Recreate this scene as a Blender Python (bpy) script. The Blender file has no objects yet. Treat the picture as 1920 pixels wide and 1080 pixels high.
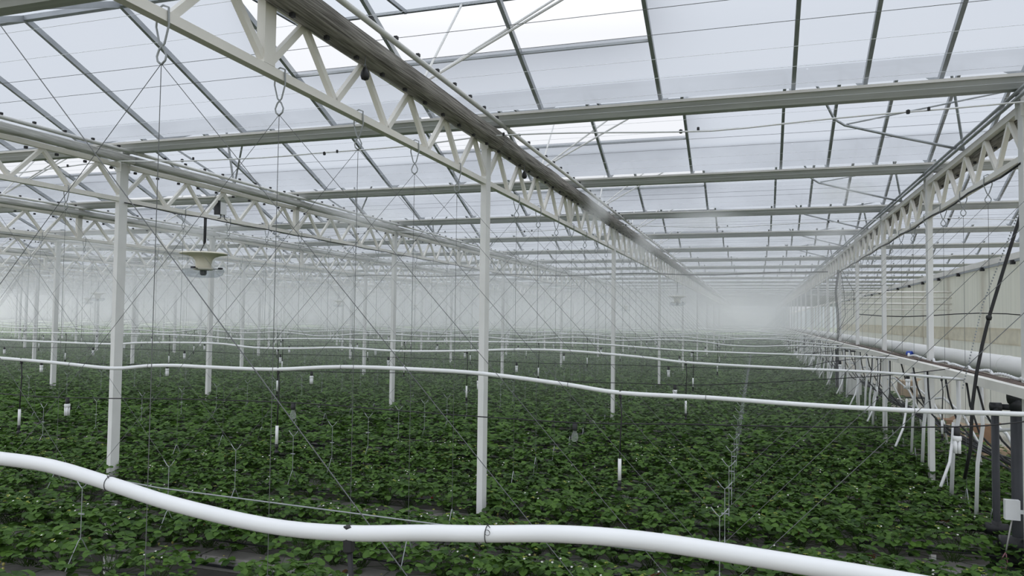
import bpy, math, random
from mathutils import Vector, Matrix
random.seed(7)
C = bpy.context.scene.collection
scn = bpy.context.scene

# ------------------------------------------------------------------ camera
CAM = Vector((0, 0, 3.4))
F, YAW, PITCH, ROLL = 1407.08, 0.3150, 0.0412, 0.0125
def cam_axes():
    cy, sy, cp, sp = math.cos(YAW), math.sin(YAW), math.cos(PITCH), math.sin(PITCH)
    fwd = Vector((-sy*cp, cy*cp, sp)); right = Vector((cy, sy, 0)); up = right.cross(fwd)
    cr, sr = math.cos(ROLL), math.sin(ROLL)
    return cr*right + sr*up, -sr*right + cr*up, fwd
RX, UP, FW = cam_axes()
cd = bpy.data.cameras.new('camera'); cam = bpy.data.objects.new('camera', cd); C.objects.link(cam)
cd.sensor_width = 36; cd.lens = F*36/1920; cd.clip_end = 600; cd.clip_start = 0.05
m = Matrix.Identity(4)
for i in range(3):
    m[i][0] = RX[i]; m[i][1] = UP[i]; m[i][2] = -FW[i]; m[i][3] = CAM[i]
cam.matrix_world = m
scn.camera = cam
def seen(x, y, z, mg=40):
    """is this point of the greenhouse inside the picture (plus a margin)?"""
    d = Vector((x, y, z)) - CAM; w = d.dot(FW)
    if w < 0.3: return False
    px = 960 + F*d.dot(RX)/w; py = 540 - F*d.dot(UP)/w
    return -mg < px < 1920+mg and -mg < py < 1080+mg

# ------------------------------------------------------------------ sky, light, exposure
w = bpy.data.worlds.new('overcast_sky'); scn.world = w; w.use_nodes = True
nt = w.node_tree; nt.nodes.clear()
def nn(t, kind, **kw):
    n = t.nodes.new(kind)
    for k, v in kw.items():
        if k in n.inputs: n.inputs[k].default_value = v
        else: setattr(n, k, v)
    return n
tc = nn(nt, 'ShaderNodeTexCoord'); sx = nn(nt, 'ShaderNodeSeparateXYZ'); nt.links.new(tc.outputs['Generated'], sx.inputs[0])
ra = nn(nt, 'ShaderNodeValToRGB'); nt.links.new(sx.outputs['Z'], ra.inputs[0])
cr = ra.color_ramp; cr.elements[0].position = 0.0; cr.elements[0].color = (.74, .765, .80, 1)
cr.elements[1].position = 1.0; cr.elements[1].color = (2.9, 2.93, 2.98, 1)
e = cr.elements.new(0.36); e.color = (.86, .875, .92, 1)
e = cr.elements.new(0.62); e.color = (1.7, 1.72, 1.76, 1)
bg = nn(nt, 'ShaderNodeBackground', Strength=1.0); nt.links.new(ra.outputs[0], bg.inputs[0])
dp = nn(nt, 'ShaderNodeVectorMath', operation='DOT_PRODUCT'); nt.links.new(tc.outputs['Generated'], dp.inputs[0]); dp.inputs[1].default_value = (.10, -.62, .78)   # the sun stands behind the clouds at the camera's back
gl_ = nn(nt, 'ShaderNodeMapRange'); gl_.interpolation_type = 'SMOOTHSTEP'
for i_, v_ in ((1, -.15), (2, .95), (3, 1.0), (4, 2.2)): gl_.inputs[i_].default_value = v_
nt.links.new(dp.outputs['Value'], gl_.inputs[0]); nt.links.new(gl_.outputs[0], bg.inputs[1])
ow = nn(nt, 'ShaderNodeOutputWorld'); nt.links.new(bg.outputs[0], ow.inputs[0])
vs = scn.view_settings; vs.view_transform = 'Standard'; vs.look = 'None'; vs.exposure = 0.14; vs.gamma = 1.0; vs.use_curve_mapping = False
cy = scn.cycles
cy.max_bounces = 8; cy.diffuse_bounces = 4; cy.glossy_bounces = 2; cy.transmission_bounces = 4; cy.volume_bounces = 4
cy.transparent_max_bounces = 24; cy.caustics_reflective = False; cy.caustics_refractive = False
cy.use_denoising = True

# ------------------------------------------------------------------ materials
MATS = {}
def mat(name, col, rough=.6, metal=0., var=.12, scale=8., spec=.4, stretch=None, bump=0., col2=None, transl=0., objvar=0.):
    if name in MATS: return MATS[name]
    M = bpy.data.materials.new(name); M.use_nodes = True; t = M.node_tree; t.nodes.clear()
    out = nn(t, 'ShaderNodeOutputMaterial')
    p = nn(t, 'ShaderNodeBsdfPrincipled', Roughness=rough, Metallic=metal); p.inputs['Specular IOR Level'].default_value = spec
    co = nn(t, 'ShaderNodeTexCoord'); mp = nn(t, 'ShaderNodeMapping')
    if stretch: mp.inputs['Scale'].default_value = stretch
    t.links.new(co.outputs['Object'], mp.inputs[0])
    nz = nn(t, 'ShaderNodeTexNoise', Scale=scale, Detail=4.); t.links.new(mp.outputs[0], nz.inputs['Vector'])
    rp = nn(t, 'ShaderNodeValToRGB'); t.links.new(nz.outputs['Fac'], rp.inputs[0])
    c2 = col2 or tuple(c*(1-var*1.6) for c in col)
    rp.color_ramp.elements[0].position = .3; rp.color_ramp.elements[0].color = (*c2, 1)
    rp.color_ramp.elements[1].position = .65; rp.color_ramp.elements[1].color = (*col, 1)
    src = rp.outputs[0]
    if objvar:
        oi = nn(t, 'ShaderNodeObjectInfo'); hs = nn(t, 'ShaderNodeHueSaturation')
        mr = nn(t, 'ShaderNodeMapRange'); mr.inputs['To Min'].default_value = 1-objvar; mr.inputs['To Max'].default_value = 1+objvar
        t.links.new(oi.outputs['Random'], mr.inputs[0]); t.links.new(mr.outputs[0], hs.inputs['Value']); t.links.new(src, hs.inputs['Color']); src = hs.outputs[0]
    t.links.new(src, p.inputs['Base Color'])
    if bump:
        b = nn(t, 'ShaderNodeBump', Strength=bump, Distance=.02); t.links.new(nz.outputs['Fac'], b.inputs['Height']); t.links.new(b.outputs[0], p.inputs['Normal'])
    last = p.outputs[0]
    if transl:
        tr = nn(t, 'ShaderNodeBsdfTranslucent'); t.links.new(src, tr.inputs[0]); mx = nn(t, 'ShaderNodeMixShader', Fac=transl)
        t.links.new(last, mx.inputs[1]); t.links.new(tr.outputs[0], mx.inputs[2]); last = mx.outputs[0]
    t.links.new(last, out.inputs[0]); MATS[name] = M; return M

def glass(name, tint, diff, dcol=(.8, .85, .9)):
    M = bpy.data.materials.new(name); M.use_nodes = True; t = M.node_tree; t.nodes.clear()
    out = nn(t, 'ShaderNodeOutputMaterial'); a = nn(t, 'ShaderNodeBsdfTransparent', Color=(*tint, 1))
    b = nn(t, 'ShaderNodeBsdfTranslucent', Color=(*dcol, 1)); mx = nn(t, 'ShaderNodeMixShader')
    co = nn(t, 'ShaderNodeTexCoord'); nz = nn(t, 'ShaderNodeTexNoise', Scale=1.3, Detail=3.); t.links.new(co.outputs['Object'], nz.inputs['Vector'])
    mr = nn(t, 'ShaderNodeMapRange'); mr.inputs['To Min'].default_value = diff*.8; mr.inputs['To Max'].default_value = diff*1.2
    t.links.new(nz.outputs['Fac'], mr.inputs[0]); t.links.new(mr.outputs[0], mx.inputs[0])
    t.links.new(a.outputs[0], mx.inputs[1]); t.links.new(b.outputs[0], mx.inputs[2]); t.links.new(mx.outputs[0], out.inputs[0])
    MATS[name] = M; return M

def leafmat(name, dark, light, transl=.25):
    M = bpy.data.materials.new(name); M.use_nodes = True; t = M.node_tree; t.nodes.clear()
    out = nn(t, 'ShaderNodeOutputMaterial'); p = nn(t, 'ShaderNodeBsdfPrincipled', Roughness=.55); p.inputs['Specular IOR Level'].default_value = .2
    g = nn(t, 'ShaderNodeNewGeometry'); nz = nn(t, 'ShaderNodeTexNoise', Scale=1.6, Detail=2.); co = nn(t, 'ShaderNodeTexCoord')
    t.links.new(g.outputs['Position'], nz.inputs['Vector'])
    ad = nn(t, 'ShaderNodeMath', operation='MULTIPLY_ADD'); ad.inputs[1].default_value = .55; t.links.new(g.outputs['Random Per Island'], ad.inputs[0])
    sb = nn(t, 'ShaderNodeMath', operation='MULTIPLY'); sb.inputs[1].default_value = .55; t.links.new(nz.outputs['Fac'], sb.inputs[0]); t.links.new(sb.outputs[0], ad.inputs[2])
    rp = nn(t, 'ShaderNodeValToRGB'); t.links.new(ad.outputs[0], rp.inputs[0])
    E = rp.color_ramp.elements; E[0].position = .15; E[0].color = (*dark, 1); E[1].position = .85; E[1].color = (*light, 1)
    t.links.new(rp.outputs[0], p.inputs['Base Color'])
    tr = nn(t, 'ShaderNodeBsdfTranslucent'); t.links.new(rp.outputs[0], tr.inputs[0]); mx = nn(t, 'ShaderNodeMixShader', Fac=transl)
    t.links.new(p.outputs[0], mx.inputs[1]); t.links.new(tr.outputs[0], mx.inputs[2]); t.links.new(mx.outputs[0], out.inputs[0])
    MATS[name] = M; return M

def mistmat(name, dens, col=(1, 1, 1)):
    M = bpy.data.materials.new(name); M.use_nodes = True; t = M.node_tree; t.nodes.clear()
    out = nn(t, 'ShaderNodeOutputMaterial'); v = nn(t, 'ShaderNodeVolumeScatter', Density=dens, Color=(*col, 1)); v.inputs['Anisotropy'].default_value = .0
    t.links.new(v.outputs[0], out.inputs['Volume']); MATS[name] = M; return M

WHITE = mat('white_paint', (.745, .74, .725), .5, var=.05, scale=3)
CREAM = mat('cream_white_paint', (.80, .775, .725), .5, var=.04, scale=3)
GALV = mat('galvanized_steel', (.53, .545, .54), .5, .1, var=.14, scale=4, stretch=(.3, 4, 4))
LIP = mat('weathered_gutter_lip', (.70, .68, .65), .6, .0, var=.14, scale=3, stretch=(.2, 3, 3))
ALU = mat('aluminium', (.42, .44, .46), .45, .5, var=.1, scale=5)
PVC = mat('white_plastic_pipe', (.74, .745, .755), .38, var=.03, scale=5)
BLK = mat('black_plastic', (.018, .018, .02), .5, var=.2)
DGREY = mat('dark_grey_pipe_plastic', (.026, .028, .033), .5, var=.15)
STEEL = mat('steel_wire', (.13, .135, .14), .5, .2, var=.1)
ZINC = mat('zinc_plated_steel', (.33, .35, .36), .45, .3, var=.1)
SCRW = mat('pale_polyester_line', (.80, .82, .86), .6, var=.05)
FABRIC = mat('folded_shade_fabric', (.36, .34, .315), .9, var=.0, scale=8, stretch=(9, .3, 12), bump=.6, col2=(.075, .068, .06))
FABW = mat('white_shade_fabric', (.60, .60, .585), .9, var=.2, scale=7, stretch=(7, .5, 9), bump=.4, col2=(.36, .355, .34))
TROUGH = mat('grey_white_trough', (.42, .41, .40), .5, var=.15, scale=3)
BAG = mat('grey_grow_bag_film', (.25, .235, .22), .6, var=.2, scale=6, bump=.2)
HOLE = mat('dark_substrate', (.012, .01, .008), .9)
FLOORM = mat('dark_ground_cloth', (.10, .095, .085), .9, var=.2, scale=1.5)
PATHM = mat('pinkish_concrete_path', (.46, .40, .36), .9, var=.12, scale=1.2)
CURT = mat('cream_curtain_film', (.90, .855, .775), .7, var=.07, scale=2.2, stretch=(1, 3.5, .12), transl=.65)
CURT2 = mat('yellowish_curtain_band', (.80, .73, .60), .7, var=.1, scale=2, stretch=(1, 1.5, 2), transl=.45)
CARD = mat('brown_cardboard', (.40, .25, .16), .85, var=.1)
CARD2 = mat('tan_cardboard', (.52, .40, .28), .85, var=.1)
BLUE = mat('blue_plastic', (.03, .08, .45), .4)
CREAMP = mat('cream_plastic', (.78, .735, .62), .45, var=.05)
CLEARP = glass('smoky_clear_plastic', (.86, .88, .90), .15, (.6, .62, .63))
BULBG = glass('clear_bulb_glass', (.86, .88, .88), .25, (.8, .8, .8))
RED = mat('ripe_berry', (.45, .03, .015), .35)
PALEB = mat('unripe_berry', (.55, .50, .16), .45)
ORNG = mat('turning_berry', (.62, .24, .07), .4)
PETAL = mat('white_petal', (.78, .78, .72), .6, transl=.2)
PINK = mat('pink_wire_insulation', (.45, .2, .24), .5)
LEAF = leafmat('strawberry_leaf', (.016, .046, .009), (.092, .182, .029))
LEAFY = leafmat('young_yellow_leaf', (.14, .19, .03), (.32, .34, .06))
LEAFB = leafmat('browned_leaf', (.10, .04, .02), (.22, .09, .04))
ROOFG = glass('milky_roof_pane', (.76, .785, .81), .80, (.196, .209, .228))
WALLG = glass('wall_pane', (.80, .83, .83), .10)
FIELDM = mat('meadow', (.21, .215, .15), .95, var=.3, scale=.1)
HEDGEM = mat('far_trees', (.03, .05, .035), .95, var=.4, scale=.4)

# ------------------------------------------------------------------ mesh helpers
class MB:
    def __init__(s): s.v = []; s.f = []
    def box(s, x0, y0, z0, x1, y1, z1):
        n = len(s.v)
        s.v += [(x0, y0, z0), (x1, y0, z0), (x1, y1, z0), (x0, y1, z0), (x0, y0, z1), (x1, y0, z1), (x1, y1, z1), (x0, y1, z1)]
        s.f += [tuple(n+i for i in q) for q in ((0, 3, 2, 1), (4, 5, 6, 7), (0, 1, 5, 4), (1, 2, 6, 5), (2, 3, 7, 6), (3, 0, 4, 7))]; return s
    def bar(s, p, q, wd, ht, side=None):
        p, q = Vector(p), Vector(q); d = (q-p).normalized()
        a = Vector(side) if side else (Vector((0, 0, 1)) if abs(d.z) < .9 else Vector((1, 0, 0)))
        u = d.cross(a).normalized(); v = u.cross(d).normalized(); n = len(s.v)
        for o in (p, q):
            for a1, b1 in ((-1, -1), (1, -1), (1, 1), (-1, 1)): s.v.append(tuple(o+u*(a1*wd/2)+v*(b1*ht/2)))
        s.f += [tuple(n+i for i in t) for t in ((0, 1, 2, 3), (7, 6, 5, 4), (0, 4, 5, 1), (1, 5, 6, 2), (2, 6, 7, 3), (3, 7, 4, 0))]; return s
    def tube(s, pts, r, n=8, cap=True):
        pts = [Vector(p) for p in pts]; rs = r if isinstance(r, (list, tuple)) else [r]*len(pts); st = len(s.v)
        u = None
        for i, p in enumerate(pts):
            d = (pts[min(i+1, len(pts)-1)] - pts[max(i-1, 0)])
            d = d.normalized() if d.length > 1e-9 else Vector((0, 0, 1))
            if u is None: u = d.orthogonal().normalized()
            u = (u - d*u.dot(d)); u = u.normalized() if u.length > 1e-6 else d.orthogonal().normalized()
            v = d.cross(u)
            for k in range(n):
                a = 2*math.pi*k/n; s.v.append(tuple(p + (u*math.cos(a)+v*math.sin(a))*rs[i]))
        for i in range(len(pts)-1):
            for k in range(n):
                a, b = st+i*n+k, st+i*n+(k+1) % n; s.f.append((a, b, b+n, a+n))
        if cap:
            s.f.append(tuple(st+k for k in reversed(range(n)))); s.f.append(tuple(st+(len(pts)-1)*n+k for k in range(n)))
        return s
    def lathe(s, prof, c=(0, 0, 0), n=20):
        st = len(s.v)
        for r, z in prof:
            for k in range(n):
                a = 2*math.pi*k/n; s.v.append((c[0]+r*math.cos(a), c[1]+r*math.sin(a), c[2]+z))
        for i in range(len(prof)-1):
            for k in range(n):
                a, b = st+i*n+k, st+i*n+(k+1) % n; s.f.append((a, b, b+n, a+n))
        return s
    def torus(s, c, R, r, axis='x', n=16, m2=6):
        pts = []
        for k in range(n+1):
            a = 2*math.pi*k/n; ca, sa = R*math.cos(a), R*math.sin(a)
            pts.append({'x': (c[0], c[1]+ca, c[2]+sa), 'y': (c[0]+ca, c[1], c[2]+sa), 'z': (c[0]+ca, c[1]+sa, c[2])}[axis])
        return s.tube(pts, r, m2, False)
    def ext(s, prof, x0, x1, axis='x', close=True):
        """profile of (a,b) pairs swept along an axis"""
        n = len(s.v); k = len(prof)
        for t in (x0, x1):
            for a, b in prof: s.v.append((t, a, b) if axis == 'x' else (a, t, b))
        for i in range(k if close else k-1): s.f.append((n+i, n+(i+1) % k, n+k+(i+1) % k, n+k+i))
        if close: s.f.append(tuple(n+i for i in reversed(range(k)))); s.f.append(tuple(n+k+i for i in range(k)))
        return s
    def add(s, v, f):
        n = len(s.v); s.v += v; s.f += [tuple(n+i for i in q) for q in f]
    def mesh(s, name, m, smooth=False):
        me = bpy.data.meshes.new(name); me.from_pydata(s.v, [], s.f)
        for x in (m if isinstance(m, (list, tuple)) else [m]): me.materials.append(x)
        if smooth: me.polygons.foreach_set('use_smooth', [True]*len(me.polygons))
        me.update(); return me
    def build(s, name, m, parent=None, smooth=False, loc=None):
        return put(name, s.mesh(name, m, smooth), parent, loc)
def put(name, me, parent=None, loc=None):
    o = bpy.data.objects.new(name, me); C.objects.link(o)
    if parent: o.parent = parent
    if loc: o.location = loc
    return o
def tag(o, label=None, cat=None, group=None, kind=None):
    if label: o['label'] = label
    if cat: o['category'] = cat
    if group: o['group'] = group
    if kind: o['kind'] = kind
    return o
def empty(name, loc, label, cat, group=None, kind='thing'):
    o = bpy.data.objects.new(name, None); C.objects.link(o); o.location = loc; o.empty_display_size = .1
    return tag(o, label, cat, group, kind)
KIDS = {}
def dup(o, loc, label=None, group=None, rotz=None, parent=None, scale=None):
    """a copy of a thing with copies of its parts and sub-parts"""
    r = o.copy(); C.objects.link(r)
    if parent: r.parent = parent
    else: r.location = loc
    if label: r['label'] = label
    if group: r['group'] = group
    if rotz is not None: r.rotation_euler = (0, 0, rotz)
    if scale: r.scale = (scale,)*3
    for ch in KIDS.get(o.name) or o.children: dup(ch, None, parent=r)
    return r
ORD = 'nearest second third fourth fifth sixth seventh eighth ninth tenth eleventh twelfth thirteenth fourteenth fifteenth sixteenth seventeenth eighteenth nineteenth twentieth'.split()
def nth(k):
    if k < len(ORD): return ORD[k]
    k += 1; return '%d%s' % (k, {1: 'st', 2: 'nd', 3: 'rd'}.get(k % 10 if k % 100 not in (11, 12, 13) else 0, 'th'))

# ------------------------------------------------------------------ plan of the greenhouse (metres)
Y0, BAY, SPAN = 7.9, 8.0, 4.0
TX = [2.33] + [-2.9 - 5.2*i for i in range(0, 13)]          # truss lines, right to left
LINE = ['duct-side truss line', 'middle-post truss line'] + ['%s truss line left of middle' % x for x in ['first']+ORD[1:]]
ZB, ZT, ZG, ZR = 4.93, 5.36, 5.555, 6.55
ROWZ = 1.35
def gy(k): return Y0 + SPAN*k

# ------------------------------------------------------------------ setting
fl = MB(); fl.box(-170, -3, -.05, 3.95, 170, 0); tag(fl.build('floor', FLOORM), kind='structure')
pf = MB(); pf.box(3.95, -3, -.05, 6.1, 170, .0); tag(pf.build('trim_1', PATHM), kind='structure')
gf = MB(); gf.box(-400, -60, -.5, 500, 600, -.1); tag(gf.build('ground', FIELDM), kind='structure')

def bar_xs():
    xs = [-2.25 + 1.3*n for n in range(-46, 14)]
    return [x for x in xs if x < 15.4]
BX = bar_xs()
def slope_z(y, yg):      # roof height at y for the slope between ridge (yg-2) and gutter yg
    return 5.70 + (ZR-5.70)*abs(yg-y)/2.0
barmesh = MB(); barmesh.bar((0, -2, ZR), (0, 0, 5.70), .038, .06).bar((0, -2, ZR), (0, -4, 5.70), .038, .06)
barme = barmesh.mesh('glazing_bar', ALU)
NSP = 26
VENT = {}
for k in range(-4, NSP):
    yg = gy(k)
    xl = max(-62, -1.45*max(yg, 3.9)-8)
    gl = MB(); root = None
    vents = []
    for i, X in enumerate(TX[1:]):
        if k < 0 or (k == 0 and i != 0): continue
        if i % 2 == 0: vents.append((X-1.95, X+1.95, X))
    VENT[k] = [v for v in vents if v[0] > xl]
    xs = [xl] + [x for x in BX if x > xl] + [15.5]
    for a, b in zip(xs[:-1], xs[1:]):
        mid = (a+b)/2; yv = -.85 if any(v[0] < mid < v[1] for v in vents) else -2
        n = len(gl.v); zz = 5.70 + (ZR-5.70)*(-yv)/2 + .035
        gl.v += [(a, yv, zz), (b, yv, zz), (b, 0, 5.735), (a, 0, 5.735)]; gl.f.append((n, n+1, n+2, n+3))
        n = len(gl.v); gl.v += [(a, -4, 5.735), (b, -4, 5.735), (b, -2, ZR+.035), (a, -2, ZR+.035)]; gl.f.append((n, n+1, n+2, n+3))
    root = gl.build('ceiling', ROOFG, loc=(0, yg, 0)); tag(root, kind='structure')
    MB().box(xl, -2.03, ZR-.03, 15.5, -1.97, ZR+.06).build('ridge_bar', ALU, root)
    if k < -1: continue
    if k < 9:
        for x in BX + [1.0, 2.33, 3.6]:
            if x > xl and (seen(x, yg-.5, 5.9) or seen(x, yg-1.7, 6.4)): put('glazing_bar', barme, root, (x, 0, 0))
    else:
        fb = MB()
        for x in BX:
            if x > xl: fb.bar((x, -2, ZR), (x, 0, 5.70), .038, .06)
        tag(fb.build('glazing_bar', ALU, root), kind='stuff')

# end wall and side wall
ew = MB()
for j in range(70): ew.box(-120+1.8*j+.03, 150, 0, -120+1.8*(j+1)-.03, 150.02, 6.4)
wf = ew.build('wall_far', WALLG); tag(wf, kind='structure')
WX = 6.0
wr = empty('wall_right', (WX, 0, 0), None, None, kind='structure')
def sheet(y0, y1, z0, z1, step, amp, m, name, x=0.):
    b = MB(); n = int((y1-y0)/step)
    for j in range(n+1):
        y = y0+(y1-y0)*j/n; dx = amp*math.sin(j*1.7)+amp*.6*math.sin(j*.63+1)
        b.v += [(x+dx, y, z0), (x+dx, y, z1)]
    for j in range(n): b.f.append((2*j, 2*j+2, 2*j+3, 2*j+1))
    return b.build(name, m, wr, True)
sheet(12, 63, 3.28, 4.95, .22, .02, CURT, 'upper_curtain')
sheet(12, 63, .0, 2.95, .22, .025, CURT, 'lower_curtain')
sheet(12, 63, 2.9, 3.32, .22, .03, CURT2, 'curtain_band', -.03)
MB().bar((-.03, 12, 4.97), (-.03, 63, 4.97), .05, .06).build('curtain_rail', ALU, wr)
for j in range(14):
    MB().box(-.12, 21+j*2.6, 4.88, -.03, 21.12+j*2.6, 4.98).build('rail_clip', BLK, wr)
for j in range(20):
    MB().box(.06, 15.9+4*j-.06, 0, .2, 15.9+4*j+.06, 5.2).build('wall_post', CREAM, wr)
MB().box(.1, 12, 5.05, .2, 150, 5.2).box(.1, 12, .5, .2, 150, .6).build('wall_rail', CREAM, wr)
gw = MB()
for j in range(38): gw.box(.22, 64+2.2*j+.03, .1, .235, 66.2+2.2*j-.03, 5.2)
gw.build('wall_glazing', WALLG, wr)
up = MB()
for j in range(24): up.box(.22, 12+2.2*j+.03, .1, .235, 14.2+2.2*j-.03, 5.2)
up.build('wall_glazing', WALLG, wr)
# outside
hb = MB()
for j in range(60):
    y = 60+j*6; h = 5+2.5*random.random(); x = 120+random.uniform(-4, 4)
    hb.lathe([(.1, h), (2.5, h*.93), (4.3, h*.6), (4.6, h*.3), (3.8, -.3)], (x, y, 0), 9)
tag(hb.build('far_treeline', HEDGEM, None, True), 'dark line of trees outside beyond the far right wall', 'trees', kind='stuff')

# ------------------------------------------------------------------ gutters
def gutter(k):
    yg = gy(k); xl = max(-62, -1.45*yg-8)
    r = empty('roof_gutter', (0, yg, 0), '%s grey steel roof gutter crossing under the glass' % nth(k+1).replace('nearest', 'partly cropped nearest'), 'gutter', 'roof gutters running left to right')
    MB().ext([(-.055, ZG), (.055, ZG), (.12, ZG+.09), (.108, ZG+.09), (.05, ZG+.012), (-.05, ZG+.012), (-.108, ZG+.09), (-.12, ZG+.09)], xl, 15.5).build('gutter_channel', GALV, r)
    b = MB()
    for s in (-1, 1): b.box(xl, s*.125-.02, ZG+.09, 15.5, s*.125+.02, ZG+.118)
    b.build('gutter_lip', LIP, r)
    if k < 8:
        for i, X in enumerate(TX):
            if seen(X, yg, ZG) : MB().box(X-.05, -.062, 5.40, X+.05, -.052, ZG+.09).box(X-.05, .052, 5.40, X+.05, .062, ZG+.09).build('gutter_bracket', WHITE, r)
for k in range(-1, NSP): gutter(k)

# open roof vents
def vent_proto():
    r = empty('roof_vent', (0, 0, 0), 'v', 'roof vent', 'open roof vents', 'thing')
    f = MB(); zl = .10
    f.box(-1.95, 1.2, zl-.01, 1.95, 1.235, zl+.02).box(-1.95, 0, .03, 1.95, .05, .08)
    for x in (-1.95, -.65, .65, 1.95): f.bar((x, 0, .055), (x, 1.22, zl), .03, .04)
    f.build('vent_frame', ALU, r)
    MB().add([], []) if False else None
    p = MB(); p.v = [(-1.93, .03, .09), (1.93, .03, .09), (1.93, 1.21, zl+.02), (-1.93, 1.21, zl+.02)]; p.f = [(0, 1, 2, 3)]; p.build('vent_pane', ROOFG, r)
    MB().box(-1.95, 1.14, -.51, 1.95, 1.165, -.485).build('vent_sill', ALU, r)
    for q in ((0, 1.2, .1), (1.1, 1.2, .09), (1.9, .6, .07)):
        MB().tube([(0, .26, -1.02), q], .012, 6).build('push_rod', WHITE, r)
    return r
V0 = vent_proto(); firstv = True
for k in range(0, 9):
    for (a, b, X) in VENT[k]:
        if not (seen(X, gy(k)-1, 6.1, 200)): continue
        i = TX.index(X)
        lab = 'open vent flap in %s roof span over the %s' % (nth(k), LINE[i])
        loc = (X, gy(k)-2, ZR)
        if firstv: V0.location = loc; V0['label'] = lab; firstv = False
        else: dup(V0, loc, lab)
# strut pairs where no vent opens (left lines) and bent vent tubes by the duct line
def strut_proto():
    r = empty('ridge_strut', (0, 0, 0), 's', 'roof strut', 'struts from truss to ridge')
    for q in ((-.75, -.6, 6.15-5.5), (.85, -.6, 6.15-5.5), (0, 0, 6.5-5.5)): MB().bar((0, .26, 0), q, .025, .025).build('strut', ALU, r)
    return r
S0 = strut_proto(); fs = True
for k in range(0, 6):
    for i, X in enumerate(TX[2:9]):
        if any(abs(v[2]-X) < .1 for v in VENT[k]) or not seen(X, gy(k)-1.8, 5.9, 0): continue
        lab = 'grey struts up to the ridge in %s span over %s' % (nth(k), LINE[i+2])
        loc = (X, gy(k)-2, 5.5)
        if fs: S0.location = loc; S0['label'] = lab; fs = False
        else: dup(S0, loc, lab)
for k in range(1, 6):
    y = gy(k)-1.9; r = empty('vent_tube', (2.33, y, 5.46), 'bent grey vent tube in %s roof span beside the duct-side truss' % nth(k), 'vent tube', 'bent vent tubes')
    MB().tube([(0, 0, 0), (-.8, -.05, .22), (-1.30, -.1, .36), (-1.42, -.12, .44), (-1.62, -.3, .8), (-1.75, -.4, 1.0)], .016, 6).build('bent_tube', ALU, r, True)
    MB().tube([(-1.28, -.1, .37), (.6, -.3, .62)], .010, 6).build('cross_rod', ALU, r)
    MB().bar((0, 0, .0), (-.25, -.5, .95), .025, .03).build('strut', ALU, r)

# ------------------------------------------------------------------ trusses, posts and folded screens
def web_meshes():
    out = []
    for a, b in (((0, 0, ZB+.02), (0, .4, ZT)), ((0, .4, ZT), (0, .8, ZB+.02))):
        out.append(MB().bar(a, b, .045, .04, (1, 0, 0)).mesh('web_bar', CREAM))
    return out
WEB = web_meshes()
botme = MB().box(-.03, .07, ZB-.028, .03, 7.93, ZB+.028).mesh('bottom_chord', CREAM)
topme = MB().box(-.03, .03, ZT, .03, 7.97, ZT+.06).mesh('top_chord', CREAM)
midme = MB().box(-.03, 3.945, ZB+.03, .03, 4.055, ZG+.0).mesh('middle_post', CREAM)
farb = MB(); farb.v += []; 
farb.box(-.03, .07, ZB-.028, .03, 7.93, ZB+.028).box(-.03, .03, ZT, .03, 7.97, ZT+.06).box(-.03, 3.945, ZB+.03, .03, 4.055, ZG)
for j in range(10):
    y = .8*j
    farb.bar((0, y, ZB+.02), (0, y+.4, ZT), .045, .04, (1, 0, 0)).bar((0, y+.4, ZT), (0, y+.8, ZB+.02), .045, .04, (1, 0, 0))
farme = farb.mesh('roof_truss', CREAM)
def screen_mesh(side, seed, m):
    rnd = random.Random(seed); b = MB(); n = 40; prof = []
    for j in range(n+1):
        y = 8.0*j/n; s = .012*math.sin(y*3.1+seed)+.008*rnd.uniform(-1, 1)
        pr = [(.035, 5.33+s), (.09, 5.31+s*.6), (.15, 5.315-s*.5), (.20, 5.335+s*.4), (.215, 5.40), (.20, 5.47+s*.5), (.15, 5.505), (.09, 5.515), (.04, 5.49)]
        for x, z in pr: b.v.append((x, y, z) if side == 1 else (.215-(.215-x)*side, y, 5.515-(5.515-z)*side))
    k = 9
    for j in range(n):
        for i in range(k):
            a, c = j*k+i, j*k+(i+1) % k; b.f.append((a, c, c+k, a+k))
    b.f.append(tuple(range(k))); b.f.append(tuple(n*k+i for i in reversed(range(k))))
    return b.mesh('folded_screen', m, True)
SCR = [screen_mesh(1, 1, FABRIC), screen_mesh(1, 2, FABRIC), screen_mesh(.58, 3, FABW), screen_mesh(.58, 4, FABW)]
railme = MB().tube([(.225, 0, 5.545), (.225, 8, 5.545)], .024, 10).mesh('screen_rail', WHITE, True)
clipme = [MB().box(.215, -.016, 5.567, .243, .016, 5.592).mesh('screen_clip', BLK), MB().box(.10, -.016, 5.288, .128, .016, 5.318).mesh('screen_clip', BLK)]
rclip = []
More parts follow.
